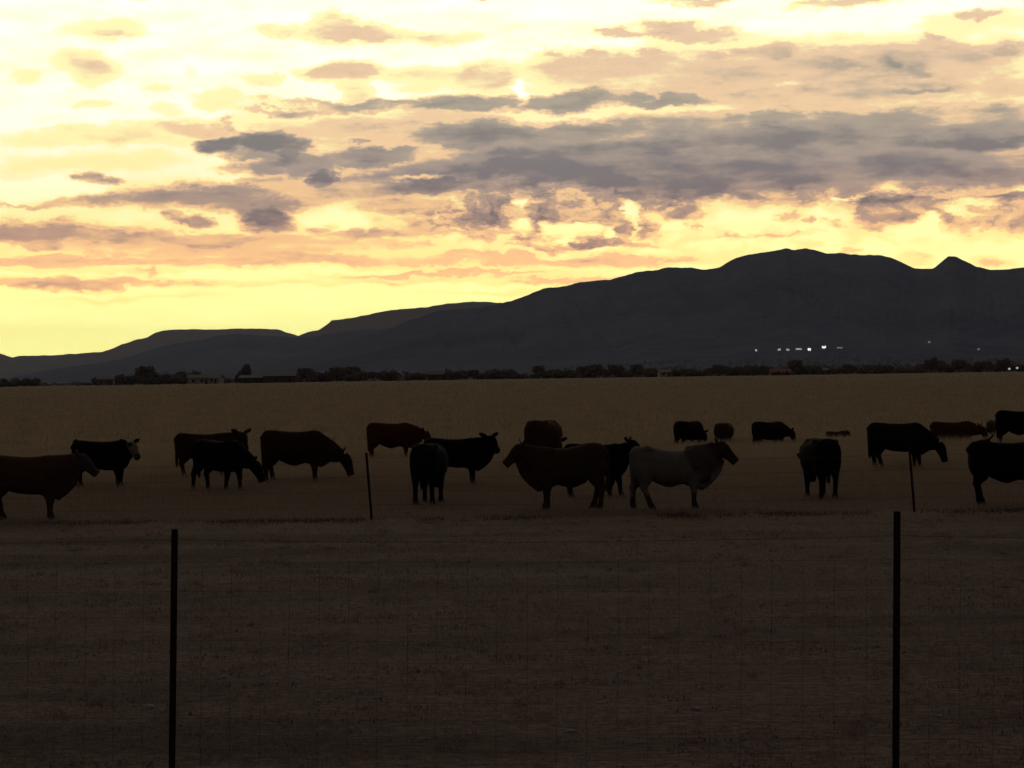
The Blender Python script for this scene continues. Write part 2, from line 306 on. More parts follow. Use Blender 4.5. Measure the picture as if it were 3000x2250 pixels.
# ------------------------------------------------------------------ mountains
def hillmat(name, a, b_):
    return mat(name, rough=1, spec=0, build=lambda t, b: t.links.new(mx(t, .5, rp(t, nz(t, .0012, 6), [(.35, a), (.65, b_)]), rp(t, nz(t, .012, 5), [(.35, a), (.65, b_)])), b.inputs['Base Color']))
def mountain(name, prof, D, foot, back, matl, label, apron=.1, jag=2.2, seed=1, nz_amp=.12, gull=26):
    xs = np.array([q[0] for q in prof], float); ys = np.array([q[1] for q in prof], float)
    pxs = np.linspace(xs[0], xs[-1], int((xs[-1]-xs[0])/5)); yy = np.interp(pxs, xs, ys)
    yy = yy - jag*fbm(pxs/22., pxs*0, 4, seed) 
    crest = [at(a, b, D) for a, b in zip(pxs, yy)]
    cx = np.array([q.x for q in crest]); cz = np.maximum(np.array([q.z for q in crest]), 3)
    ts = np.concatenate([np.linspace(0, 1, 46), 1+np.linspace(.08, 1, 10)])
    rows = []
    for t in ts:
        if t <= 1:
            d = foot+(D-foot)*t; sh = apron*t + (1-apron)*np.clip((t-.28)/.72, 0, 1)**1.25
            wx = cx*(d/D)
            amp = nz_amp*math.sin(math.pi*min(1, t))**1.0
        else:
            d = D+back*(t-1); sh = 1-(t-1)**.8; wx = cx*(d/D); amp = nz_amp*(t-1)
        k = gull/D
        nn = fbm(wx*k*6+t*1.3, 0*wx+t*5, 5, seed+3) - .5*np.abs(fbm(wx*k*11+t*.8, 0*wx+t*1.6, 3, seed+7))
        z = cz*sh*(1+amp*nn*1.4) + (0 if t == 1 else -abs(t-1)*0)
        if t > 0 and t < 1: z = np.minimum(z, CH+(cz-CH)*(d/D)*.985)
        if t == 0: z = z*0-6
        rows.append(np.stack([wx, 0*wx+d, z], -1))
    V = np.array(rows); a, b = V.shape[:2]; i, j = np.meshgrid(np.arange(a-1), np.arange(b-1), indexing='ij')
    Fc = np.stack([i*b+j, i*b+j+1, (i+1)*b+j+1, (i+1)*b+j], -1).reshape(-1, 4)
    o = link(name, mesh(name, V.reshape(-1, 3), Fc), matl); tag(o, label, 'mountain', kind='structure'); return V
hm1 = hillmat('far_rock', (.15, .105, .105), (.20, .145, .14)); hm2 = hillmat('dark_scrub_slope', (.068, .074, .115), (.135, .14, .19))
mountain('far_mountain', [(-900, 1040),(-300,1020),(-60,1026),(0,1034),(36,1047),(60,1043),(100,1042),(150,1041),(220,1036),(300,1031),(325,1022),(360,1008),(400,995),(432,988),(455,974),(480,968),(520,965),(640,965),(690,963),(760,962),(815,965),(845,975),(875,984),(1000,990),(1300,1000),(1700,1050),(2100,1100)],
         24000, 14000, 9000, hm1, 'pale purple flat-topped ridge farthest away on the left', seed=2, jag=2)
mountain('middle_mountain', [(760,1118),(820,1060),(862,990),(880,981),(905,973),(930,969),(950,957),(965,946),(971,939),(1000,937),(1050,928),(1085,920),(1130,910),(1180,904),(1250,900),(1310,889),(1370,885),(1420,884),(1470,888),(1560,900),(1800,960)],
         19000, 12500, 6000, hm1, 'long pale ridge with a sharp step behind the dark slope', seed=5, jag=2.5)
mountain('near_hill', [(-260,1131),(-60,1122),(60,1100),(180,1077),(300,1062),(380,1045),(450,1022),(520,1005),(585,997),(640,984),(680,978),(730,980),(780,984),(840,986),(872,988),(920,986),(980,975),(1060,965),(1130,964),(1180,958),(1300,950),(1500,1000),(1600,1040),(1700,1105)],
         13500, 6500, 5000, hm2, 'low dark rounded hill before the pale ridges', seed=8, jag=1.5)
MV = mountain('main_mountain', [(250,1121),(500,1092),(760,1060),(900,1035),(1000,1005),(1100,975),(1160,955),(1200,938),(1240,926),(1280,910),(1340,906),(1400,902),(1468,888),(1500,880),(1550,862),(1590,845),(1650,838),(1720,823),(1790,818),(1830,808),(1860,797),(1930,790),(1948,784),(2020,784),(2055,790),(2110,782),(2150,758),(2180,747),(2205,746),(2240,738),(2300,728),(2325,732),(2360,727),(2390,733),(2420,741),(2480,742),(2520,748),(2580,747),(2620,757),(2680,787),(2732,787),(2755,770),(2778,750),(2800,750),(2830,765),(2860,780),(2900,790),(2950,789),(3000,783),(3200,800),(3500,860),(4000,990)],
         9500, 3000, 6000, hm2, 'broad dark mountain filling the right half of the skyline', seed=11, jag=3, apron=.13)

# ------------------------------------------------------------------ posts and wire
def add_tube(bm, pts, r, seg=6):
    prev = None
    for k, q in enumerate(pts):
        t = (pts[min(k+1, len(pts)-1)]-pts[max(k-1, 0)]).normalized()
        u = t.orthogonal().normalized() if prev is None else (u0 - t*u0.dot(t)).normalized()
        u0 = u; v = t.cross(u); ring = [bm.verts.new(q+(u*math.cos(2*math.pi*s/seg)+v*math.sin(2*math.pi*s/seg))*(r if not callable(r) else r(k))) for s in range(seg)]
        if prev:
            for s in range(seg): bm.faces.new((prev[s], prev[(s+1) % seg], ring[(s+1) % seg], ring[s]))
        else: bm.faces.new(ring[::-1])
        prev = ring
    bm.faces.new(prev)
def bm_mesh(bm, name, smooth=False):
    me = bpy.data.meshes.new(name); bmesh.ops.recalc_face_normals(bm, faces=bm.faces); bm.to_mesh(me); bm.free()
    if smooth:
        for f in me.polygons: f.use_smooth = True
    return me
def box(bm, x0, x1, y0, y1, z0, z1, off=(0, 0, 0), M=None):
    vs = [bm.verts.new(Vector((x, y, z))) for z in (z0, z1) for y in (y0, y1) for x in (x0, x1)]
    for f in ((0, 2, 3, 1), (4, 5, 7, 6), (0, 1, 5, 4), (2, 6, 7, 3), (0, 4, 6, 2), (1, 3, 7, 5)): bm.faces.new([vs[k] for k in f])
rust = mat('rusty_steel', rough=.8, spec=.2, build=lambda t, b: t.links.new(rp(t, nz(t, 14, 5, coord='obj'), [(.35, (.009, .005, .004)), (.6, (.02, .009, .006)), (.75, (.03, .012, .007))]), b.inputs['Base Color']))
wire_m = mat('galvanised_wire', (.02, .017, .015), rough=.6, spec=.3)
def t_post(parent, base, top, w=.045, flat=.005):
    base = Vector(base); top = Vector(top); h = (top-base).length
    bm = bmesh.new()
    box(bm, -w/2, w/2, -flat, 0, -.15, h)               # face
    box(bm, -flat/2, flat/2, 0.0005, .038, -.15, h)     # stem of the T
    k = .12
    while k < h-.03: box(bm, -.008, .008, -flat-.009, -flat-.0003, k, k+.022); k += .055
    o = link('post', bm_mesh(bm, 'post'), rust, parent)
    o.matrix_local = Matrix.Translation(base-parent.location) @ Vector((0, 0, 1)).rotation_difference(top-base).to_matrix().to_4x4()
    return o
def sag(a, b, n=14, s=.02):
    return [a.lerp(b, t/n)-Vector((0, 0, s*4*(t/n)*(1-t/n))) for t in range(n+1)]
nf = empty('wire_mesh_fence', (0, 16.2, 0)); tag(nf, 'near fence of rusty steel posts and thin wire mesh across the foreground', 'fence')
np_ = []
for px, ty, d, bx in ((-1640, 1600, 17.3, -1652), (512, 1550, 16.6, 504), (2628, 1498, 15.9, 2624), (4760, 1450, 15.2, 4760)):
    tp = at(px, ty, d); bt = at(bx, 2250, d); k = tp.z/(tp.z-bt.z); bs = tp+(bt-tp)*k; bs.z = 0
    t_post(nf, bs, tp, .046 if px != 2628 else .047); np_.append((bs, tp))
for a in range(3):
    pass
zs = [1.72, 1.56, 1.36, 1.18, 1.02, .87, .73, .6, .48, .37, .27, .18, .1]
bmN = bmesh.new()
for k, z in enumerate(zs):
    bmw = bmN if k > 0 else bmesh.new()
    for (b0, t0), (b1, t1) in zip(np_[:-1], np_[1:]):
        A = b0.lerp(t0, z/t0.z); B = b1.lerp(t1, z/t1.z)
        A = A-Vector((0, .018, 0)); B = B-Vector((0, .018, 0))
        add_tube(bmw, sag(A, B, 10, .03 if k == 0 else .008), .0022 if k == 0 else .0013, 4)
        if k == 0:
            for q in range(1, 40):
                c0 = A.lerp(B, q/40)-Vector((0, 0, .03*4*(q/40)*(1-q/40))); add_tube(bmw, [c0-Vector((.012, 0, .014)), c0+Vector((.012, 0, .014))], .0014, 3)
    if k == 0: o = link('barbed_wire', bm_mesh(bmw, 'barbed_wire'), wire_m, nf); o.location = -nf.location
for (b0, t0), (b1, t1) in zip(np_[:-1], np_[1:]):
    n = int((b1-b0).length/.205)
    for q in range(1, n):
        s_ = q/n; lo = b0.lerp(t0, .1/t0.z).lerp(b1.lerp(t1, .1/t1.z), s_); hi = b0.lerp(t0, 1.56/t0.z).lerp(b1.lerp(t1, 1.56/t1.z), s_)
        w_ = random.uniform(-.01, .01); add_tube(bmN, [lo-Vector((0, .021, 0)), (lo+hi)/2+Vector((w_, -.021, 0)), hi-Vector((0, .021, 0))], .0013, 4)
o = link('wire_netting', bm_mesh(bmN, 'wire_netting'), wire_m, nf); o.location = -nf.location

ff = empty('barbed_wire_fence', (0, FENCE_Y, 0)); tag(ff, 'far fence of leaning thin posts just in front of the cattle', 'fence')
fp = []
for tx_, ty_, bx_, by_ in ((-520, 1352, -502, 1546), (1073, 1326, 1089, 1521), (2663, 1300, 2679, 1500), (4250, 1275, 4262, 1474)):
    b_ = on_ground(bx_, by_); t_ = at(tx_, ty_, b_.y+.03); t_post(ff, b_, t_, .05, .006); fp.append((b_, t_))
for z in (.3, .58, .86, 1.16):
    bmw = bmesh.new()
    for (b0, t0), (b1, t1) in zip(fp[:-1], fp[1:]):
        add_tube(bmw, [v-Vector((0, .02, 0)) for v in sag(b0.lerp(t0, z/t0.z), b1.lerp(t1, z/t1.z), 12, .05)], .0035, 4)
    o = link('barbed_wire', bm_mesh(bmw, 'barbed_wire'), wire_m, ff); o.location = -ff.location

# ------------------------------------------------------------------ cattle
def chain(bm, pts, side=None, seg=14, flat=False, pw=1.0):
    sp = lambda v: math.copysign(abs(v)**pw, v)
    """pts: (x,y,z, ra, rb[, yaw]); rb runs along the sideways vector, ra across it."""
    P = [Vector(p[:3]) for p in pts]; prev = None
    for k, p in enumerate(pts):
        t = (P[min(k+1, len(P)-1)]-P[max(k-1, 0)]).normalized()
        if flat: t = Vector((1, 0, 0))
        yaw = p[5] if len(p) > 5 else 0
        s = Vector(side) if side else Vector((-math.sin(yaw), math.cos(yaw), 0))
        s = (s-t*s.dot(t)).normalized(); a = s.cross(t)
        ring = [bm.verts.new(P[k]+a*(p[3]*sp(math.cos(2*math.pi*q/seg)))+s*(p[4]*sp(math.sin(2*math.pi*q/seg)))) for q in range(seg)]
        if prev:
            for q in range(seg): bm.faces.new((prev[q], prev[(q+1) % seg], ring[(q+1) % seg], ring[q]))
        else: bm.faces.new(ring[::-1])
        prev = ring
    bm.faces.new(prev)
TORSO = [(-.85,1.20,.86,.09),(-.83,1.28,.74,.18),(-.76,1.345,.62,.24),(-.62,1.36,.60,.275),(-.42,1.34,.60,.30),(-.18,1.315,.54,.34),(.08,1.305,.51,.35),(.30,1.32,.51,.325),(.46,1.345,.51,.29),(.60,1.31,.53,.25),(.70,1.24,.62,.19),(.76,1.14,.74,.12)]
HEADS = {   # four neck stations, then the skull from the back of the head to the square muzzle
 'up':    [(.42,.98,.35,.25),(.62,1.01,.34,.20),(.80,1.09,.28,.16),(.95,1.18,.20,.135),(1.045,1.255,.14,.12),(1.11,1.22,.152,.135),(1.19,1.145,.142,.125),(1.265,1.07,.115,.095),(1.335,1.0,.098,.082),(1.395,.94,.096,.088),(1.43,.905,.088,.08)],
 'level': [(.42,.98,.35,.25),(.62,1.00,.32,.20),(.82,1.03,.26,.16),(.98,1.07,.19,.135),(1.065,1.10,.14,.12),(1.125,1.04,.152,.135),(1.19,.95,.142,.125),(1.245,.86,.115,.095),(1.295,.775,.098,.082),(1.335,.705,.096,.088),(1.355,.665,.088,.08)],
 'low':   [(.42,.96,.35,.25),(.64,.93,.31,.20),(.84,.87,.25,.16),(1.00,.81,.185,.135),(1.085,.79,.14,.12),(1.14,.72,.152,.135),(1.195,.63,.142,.125),(1.245,.53,.115,.095),(1.285,.44,.098,.082),(1.315,.365,.096,.088),(1.33,.325,.088,.08)],
 'graze': [(.42,.94,.36,.25),(.64,.88,.33,.205),(.84,.78,.27,.17),(1.02,.68,.195,.14),(1.12,.65,.145,.125),(1.18,.57,.152,.135),(1.225,.47,.142,.125),(1.26,.37,.115,.095),(1.29,.275,.098,.082),(1.31,.19,.096,.088),(1.32,.15,.088,.08)],
}
def fnoise(v, s): return mn.noise(v*s)
def cattle(name, label, px, py, yaw, s=1.0, head='up', headmod=None, turn=0, girth=1.0, deep=0, torso=None, legs=None, hide=0,
           coat=(.012, .010, .010), paint=(), horns=0, bull=False, udder=False, tail=True, tailpath=None, vox=.021, lying=False, ears=1.0, loc=None, group='cattle standing and grazing in the field', cat='cow', neckw=1.0):
    T_ = [list(q) for q in (torso or TORSO)]
    bm = bmesh.new()
    lift = -.47 if lying else 0
    chain(bm, [(x, 0, (a+b)/2+lift, (a-b)/2, w*girth) for x, a, b, w in T_], seg=24, flat=True, pw=.80)
    for sg in (-1, 1):                                   # hook and pin bones, shoulder blade
        chain(bm, [(-.38, .17*sg*girth, 1.24+lift, .05, .05), (-.50, .20*sg*girth, 1.275+lift, .07, .07), (-.64, .16*sg*girth, 1.25+lift, .05, .05)], seg=8)
        chain(bm, [(-.72, .10*sg, 1.20+lift, .06, .06), (-.84, .11*sg, 1.17+lift, .06, .055), (-.88, .10*sg, 1.13+lift, .03, .03)], seg=8)
        chain(bm, [(.36, .13*sg*girth, 1.30+lift, .07, .06), (.45, .22*sg*girth, 1.10+lift, .13, .09), (.52, .24*sg*girth, .86+lift, .12, .08)], seg=10)
    Hh = [list(q) for q in HEADS[head]]
    if headmod:
        dx, dz = headmod
        for k, q in enumerate(Hh): f = min(1, k/4.0); q[0] += dx*f; q[1] += dz*f
    # turn the head about the neck
    H3 = []; t = R(turn)
    for k, q in enumerate(Hh):
        w = 0 if k < 2 else min(1, (k-1)/4.0)
        if k == 0: H3.append((q[0], 0, q[1]+lift*.9, q[2], q[3]*neckw, 0)); px0 = q[0]; pos = Vector((q[0], 0)); continue
        dx = q[0]-Hh[k-1][0]; a = t*w; pos = pos+Vector((math.cos(a)*dx, math.sin(a)*dx))
        H3.append((pos.x, pos.y, q[1]+lift*(.8 if k < 4 else .62), q[2]*(1.0 if k > 4 else 1), q[3]*(neckw if k < 4 else 1), a))
    chain(bm, H3[:5], seg=18, pw=.9); chain(bm, H3[4:], seg=18, pw=.78)
    ya = H3[5][5]; fw = Vector((math.cos(ya), math.sin(ya), 0)); sw = Vector((-math.sin(ya), math.cos(ya), 0))
    poll = Vector(H3[4][:3])+Vector((0, 0, .05)); nose = Vector(H3[-1][:3]); hd = (nose-poll).normalized()
    up = (sw.cross(hd)*-1 if sw.cross(hd).z < 0 else sw.cross(hd)).normalized()
    for sg in (-1, 1):
        e0 = poll+sw*sg*.07-hd*.01
        e1 = e0+(sw*sg*.10 + Vector((0, 0, .05)) - fw*.02)*ears; e2 = e0+(sw*sg*.20+Vector((0, 0, .085))-fw*.035)*ears; e3 = e0+(sw*sg*.26+Vector((0, 0, .11))-fw*.04)*ears
        chain(bm, [(*e0, .04, .03), (*e1, .068, .03), (*e2, .062, .028), (*e3, .025, .018)], side=tuple(fw), seg=8)
    if bull or deep:
        k = max(deep, .0)
        chain(bm, [(1.04, 0, 1.05+(0 if head == 'up' else -.28), .12, .07), (.93, 0, .88+(0 if head == 'up' else -.1), .17, .08), (.84, 0, .76, .18, .09), (.74, 0, .66-k*.4, .16, .11), (.62, 0, .58-k*.8, .14, .15), (.50, 0, .60-k*.6, .12, .16), (.34, 0, .60, .12, .14)], seg=10)
    if bull: chain(bm, [(.2, 0, .56, .05, .08), (-.02, 0, .50, .06, .055), (-.12, 0, .50, .045, .04), (-.36, 0, .62, .06, .08)], seg=10)
    if udder: chain(bm, [(-.32, 0, .62, .05, .08), (-.44, 0, .56, .10, .13), (-.54, 0, .56, .11, .13), (-.60, 0, .62, .06, .09)], seg=12)
    lg = legs or (0, .02, 0, -.03)      # forward offset of hoof: front left(+y), front right, hind left, hind right
    if not lying:
        for sg, o_ in ((1, lg[0]), (-1, lg[1])):
            y = .155*sg*girth
            chain(bm, [(.46, y*.95, .98, .18, .11), (.46, y, .80, .175, .125), (.45+o_*.15, y, .63, .145, .105), (.455+o_*.35, y, .50, .102, .082), (.465+o_*.55, y, .41, .076, .068), (.468+o_*.6, y, .36, .074, .068), (.462+o_*.75, y, .28, .056, .052), (.46+o_*.9, y, .15, .053, .05), (.462+o_*.95, y, .105, .064, .058), (.485+o_, y, .05, .066, .062), (.50+o_, y, -.02, .08, .072)], seg=12)
        for sg, o_ in ((1, lg[2]), (-1, lg[3])):
            y = .15*sg*girth
            chain(bm, [(-.58, y*.9, 1.08, .20, .13), (-.59, y, .90, .24, .15), (-.585+o_*.1, y*1.02, .74, .215, .135), (-.63+o_*.3, y, .61, .155, .11), (-.70+o_*.5, y, .51, .102, .078), (-.735+o_*.6, y, .44, .082, .064), (-.715+o_*.7, y, .36, .064, .056), (-.70+o_*.9, y, .17, .056, .052), (-.695+o_*.95, y, .11, .066, .06), (-.67+o_, y, .05, .066, .063), (-.65+o_, y, -.02, .082, .074)], seg=12)
    else:
        for sg in (-1, 1):
            chain(bm, [(-.55, .22*sg, .40, .2, .1), (-.35, .34*sg, .22, .16, .1), (-.12, .40*sg, .09, .08, .07), (-.35, .46*sg, .05, .04, .04), (-.5, .47*sg, .05, .045, .045)], seg=10)
            chain(bm, [(.45, .15*sg, .40, .15, .1), (.62, .2*sg, .18, .09, .08), (.78, .2*sg, .08, .055, .055), (.60, .26*sg, .05, .04, .04)], seg=10)
    if tail:
        tp_ = tailpath or [(-.72, 0, 1.30, .05), (-.80, 0, 1.25, .05), (-.835, 0, 1.15, .045), (-.85, 0, 1.0, .04), (-.845, .01, .8, .035), (-.825, .015, .60, .045), (-.82, .02, .44, .045), (-.82, .02, .34, .02)]
        chain(bm, [(x, y, z+lift, r_, r_) for x, y, z, r_ in tp_], side=(0, 1, 0), seg=8)
    me0 = bm_mesh(bm, 'tmp'); ob = bpy.data.objects.new('tmp', me0); COL.objects.link(ob)
    md = ob.modifiers.new('r', 'REMESH'); md.mode = 'VOXEL'; md.voxel_size = vox
    sm = ob.modifiers.new('s', 'SMOOTH'); sm.factor = .5; sm.iterations = 1
    dg = bpy.context.evaluated_depsgraph_get(); me = bpy.data.meshes.new_from_object(ob.evaluated_get(dg)); bpy.data.objects.remove(ob); bpy.data.meshes.remove(me0)
    me.name = 'body'
    for f in me.polygons: f.use_smooth = True
    # coat: base colour with patches that have a ragged edge of their own
    ca = me.color_attributes.new('coat', 'FLOAT_COLOR', 'POINT'); nv = len(me.vertices)
    co = np.empty(nv*3, np.float32); me.vertices.foreach_get('co', co); co = co.reshape(-1, 3)
    colr = np.tile(np.array([*coat, 1], np.float32), (nv, 1))
    jit = np.array([mn.noise(Vector(v)*9)*.5+mn.noise(Vector(v)*3.1) for v in co])
    for where, rad, cc in paint:
        if isinstance(where, str):
            if where == 'face': c0 = [poll.lerp(nose, k_/6.) for k_ in range(7)]
            elif where == 'muzzle': c0 = [nose]
            elif where == 'poll': c0 = [poll+Vector((0, 0, .05))]
            elif where == 'neck': c0 = [Vector(H3[k_][:3]) for k_ in (1, 2, 3, 4)]
            elif where == 'legs': c0 = None
        else: c0 = [Vector(where)]
        if c0 is None: dd = co[:, 2]
        else: dd = np.min([np.linalg.norm(co-np.array(q), axis=1) for q in c0], axis=0)
        w = np.clip((rad-(dd+jit*.07))/.03+.5, 0, 1)[:, None]; colr[:, :3] = colr[:, :3]*(1-w)+np.array(cc)*w
    ca.data.foreach_set('color', colr.ravel())
    me.materials.clear(); me.materials.append(coat_mat)
    base = on_ground(px, py) if loc is None else Vector(loc); base.z = float(gz(np.array([base.x]), np.array([base.y]))[0])-hide
    root = empty(name, base, R(yaw)); root.scale = (s, s, s); tag(root, label, cat, group)
    link('body', me, None, root)
    for sg in (-1, 1):
        e = poll.lerp(nose, .36)+sw*sg*.088+up*.05; b2 = bmesh.new(); bmesh.ops.create_uvsphere(b2, u_segments=10, v_segments=8, radius=.021)
        o = link('eye', bm_mesh(b2, 'eye', True), eye_mat, root, e)
    if horns:
        for sg in (-1, 1):
            if horns == 2 and sg == -1: pass
            b2 = bmesh.new(); h0 = poll+sw*sg*.06+Vector((0, 0, .05))
            hp = [h0, h0+sw*sg*.09+Vector((0, 0, .02))+fw*.02, h0+sw*sg*.15+Vector((0, 0, .07))+fw*.05, h0+sw*sg*.16+Vector((0, 0, .14))+fw*.07]
            add_tube(b2, hp, lambda k_: (.028, .024, .016, .005)[k_], 8); link('horn', bm_mesh(b2, 'horn', True), horn_mat, root)
    return root
def coat_build(t, b):
    a = t.nodes.new('ShaderNodeAttribute'); a.attribute_name = 'coat'
    c_ = mx(t, 1.0, a.outputs['Color'], rp(t, nz(t, 9, 5, (1, 1, .6), 'obj'), [(.3, (.8, .8, .8)), (.7, (1.15, 1.13, 1.1))]), 'MULTIPLY')
    t.links.new(c_, b.inputs['Base Color']); bump(t, b, nz(t, 60, 3, (1, 1, .3), 'obj'), .3, .01)
coat_mat = mat('short_hair_coat', rough=.95, spec=.02, build=coat_build)
eye_mat = mat('dark_eye', (.004, .003, .003), rough=.25, spec=.5); horn_mat = mat('horn_keratin', (.05, .04, .03), rough=.5, spec=.3)
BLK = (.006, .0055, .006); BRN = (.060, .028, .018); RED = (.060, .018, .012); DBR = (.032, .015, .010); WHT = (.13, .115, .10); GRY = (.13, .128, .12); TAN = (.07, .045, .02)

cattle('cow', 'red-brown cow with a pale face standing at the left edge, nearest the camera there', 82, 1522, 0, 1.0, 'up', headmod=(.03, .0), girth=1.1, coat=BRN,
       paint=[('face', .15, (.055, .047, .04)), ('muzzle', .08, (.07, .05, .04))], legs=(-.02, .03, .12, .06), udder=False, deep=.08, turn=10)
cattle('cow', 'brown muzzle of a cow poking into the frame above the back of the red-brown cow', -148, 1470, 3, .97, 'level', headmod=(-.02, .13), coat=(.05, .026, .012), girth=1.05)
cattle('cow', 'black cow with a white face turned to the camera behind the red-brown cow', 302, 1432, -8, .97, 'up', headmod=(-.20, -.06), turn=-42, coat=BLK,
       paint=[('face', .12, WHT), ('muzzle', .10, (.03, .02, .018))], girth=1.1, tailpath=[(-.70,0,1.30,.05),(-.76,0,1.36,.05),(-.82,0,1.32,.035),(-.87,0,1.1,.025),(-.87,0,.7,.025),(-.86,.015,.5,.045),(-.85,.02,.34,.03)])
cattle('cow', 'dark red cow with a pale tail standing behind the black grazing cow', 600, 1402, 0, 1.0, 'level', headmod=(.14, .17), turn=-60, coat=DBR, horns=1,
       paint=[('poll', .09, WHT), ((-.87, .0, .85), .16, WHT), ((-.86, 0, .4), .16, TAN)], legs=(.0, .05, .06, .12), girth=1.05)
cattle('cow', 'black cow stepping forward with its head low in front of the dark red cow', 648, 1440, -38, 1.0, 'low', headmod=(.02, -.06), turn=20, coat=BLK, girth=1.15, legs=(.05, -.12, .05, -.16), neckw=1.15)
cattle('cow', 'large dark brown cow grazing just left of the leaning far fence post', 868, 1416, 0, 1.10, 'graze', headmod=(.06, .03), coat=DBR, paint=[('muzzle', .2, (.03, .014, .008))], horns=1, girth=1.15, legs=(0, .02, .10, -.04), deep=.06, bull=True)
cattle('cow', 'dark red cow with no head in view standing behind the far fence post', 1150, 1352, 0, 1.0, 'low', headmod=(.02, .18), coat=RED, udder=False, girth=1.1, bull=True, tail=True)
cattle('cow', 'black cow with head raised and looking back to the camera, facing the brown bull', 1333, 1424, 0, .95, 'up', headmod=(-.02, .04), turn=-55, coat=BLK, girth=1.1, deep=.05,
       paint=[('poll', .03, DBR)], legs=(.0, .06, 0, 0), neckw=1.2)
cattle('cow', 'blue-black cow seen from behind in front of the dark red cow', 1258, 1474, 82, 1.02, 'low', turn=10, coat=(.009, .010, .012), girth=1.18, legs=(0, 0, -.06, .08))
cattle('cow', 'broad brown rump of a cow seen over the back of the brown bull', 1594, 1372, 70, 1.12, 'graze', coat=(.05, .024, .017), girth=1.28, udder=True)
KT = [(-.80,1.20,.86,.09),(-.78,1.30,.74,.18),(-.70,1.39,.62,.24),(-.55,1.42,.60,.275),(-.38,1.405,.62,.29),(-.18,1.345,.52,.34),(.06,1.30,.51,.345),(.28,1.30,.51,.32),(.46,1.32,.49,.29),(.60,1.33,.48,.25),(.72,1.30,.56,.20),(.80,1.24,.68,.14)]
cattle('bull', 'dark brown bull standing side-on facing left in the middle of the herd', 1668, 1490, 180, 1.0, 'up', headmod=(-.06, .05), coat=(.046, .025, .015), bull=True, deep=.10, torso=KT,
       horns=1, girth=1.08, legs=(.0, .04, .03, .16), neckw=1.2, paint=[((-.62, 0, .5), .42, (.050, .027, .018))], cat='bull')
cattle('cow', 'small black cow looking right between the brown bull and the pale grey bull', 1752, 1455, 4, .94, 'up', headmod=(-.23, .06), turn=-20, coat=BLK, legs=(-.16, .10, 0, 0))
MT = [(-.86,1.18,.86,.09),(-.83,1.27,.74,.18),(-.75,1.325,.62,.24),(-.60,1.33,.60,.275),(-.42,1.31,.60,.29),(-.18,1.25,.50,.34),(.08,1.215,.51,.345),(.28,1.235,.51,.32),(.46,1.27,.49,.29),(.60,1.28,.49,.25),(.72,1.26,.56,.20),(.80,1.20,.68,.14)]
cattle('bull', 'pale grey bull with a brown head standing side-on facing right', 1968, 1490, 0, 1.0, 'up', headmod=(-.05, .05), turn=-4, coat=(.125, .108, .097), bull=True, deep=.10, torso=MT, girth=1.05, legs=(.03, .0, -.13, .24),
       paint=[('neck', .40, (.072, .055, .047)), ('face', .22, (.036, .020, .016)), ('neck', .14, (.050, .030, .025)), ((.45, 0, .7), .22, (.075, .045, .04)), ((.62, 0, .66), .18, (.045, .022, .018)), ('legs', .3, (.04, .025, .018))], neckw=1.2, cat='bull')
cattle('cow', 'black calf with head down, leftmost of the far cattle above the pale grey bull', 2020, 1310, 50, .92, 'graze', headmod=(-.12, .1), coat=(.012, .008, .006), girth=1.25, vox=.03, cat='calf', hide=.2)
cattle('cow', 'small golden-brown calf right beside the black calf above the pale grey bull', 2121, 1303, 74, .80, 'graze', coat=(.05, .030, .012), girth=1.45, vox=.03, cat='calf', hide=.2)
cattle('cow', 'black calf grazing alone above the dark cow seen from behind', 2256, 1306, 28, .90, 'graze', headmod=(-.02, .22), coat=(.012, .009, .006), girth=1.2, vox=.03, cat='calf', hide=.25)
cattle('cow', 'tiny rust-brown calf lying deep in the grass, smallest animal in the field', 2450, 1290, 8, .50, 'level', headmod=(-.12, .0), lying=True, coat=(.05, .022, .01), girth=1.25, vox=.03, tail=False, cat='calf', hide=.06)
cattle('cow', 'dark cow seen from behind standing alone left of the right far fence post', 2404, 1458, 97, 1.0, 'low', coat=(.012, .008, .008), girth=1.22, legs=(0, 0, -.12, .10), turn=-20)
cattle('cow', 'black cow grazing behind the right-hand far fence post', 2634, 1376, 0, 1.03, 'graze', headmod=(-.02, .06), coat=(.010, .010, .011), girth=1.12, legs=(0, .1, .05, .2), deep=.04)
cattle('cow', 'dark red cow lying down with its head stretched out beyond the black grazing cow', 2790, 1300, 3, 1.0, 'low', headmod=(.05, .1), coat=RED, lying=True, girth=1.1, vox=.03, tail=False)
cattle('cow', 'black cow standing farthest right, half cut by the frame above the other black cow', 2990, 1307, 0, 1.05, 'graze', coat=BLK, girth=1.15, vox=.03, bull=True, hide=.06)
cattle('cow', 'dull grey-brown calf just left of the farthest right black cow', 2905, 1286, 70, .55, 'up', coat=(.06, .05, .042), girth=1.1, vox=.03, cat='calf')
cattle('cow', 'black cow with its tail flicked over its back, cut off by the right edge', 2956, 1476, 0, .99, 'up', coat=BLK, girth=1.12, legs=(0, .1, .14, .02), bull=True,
       tailpath=[(-.76,0,1.25,.045),(-.72,0,1.31,.04),(-.60,0,1.35,.034),(-.48,0,1.36,.03),(-.40,0,1.39,.026),(-.34,.01,1.44,.026),(-.30,.02,1.51,.02)], paint=[((-.42, -.2, .58), .07, (.05, .045, .04))])

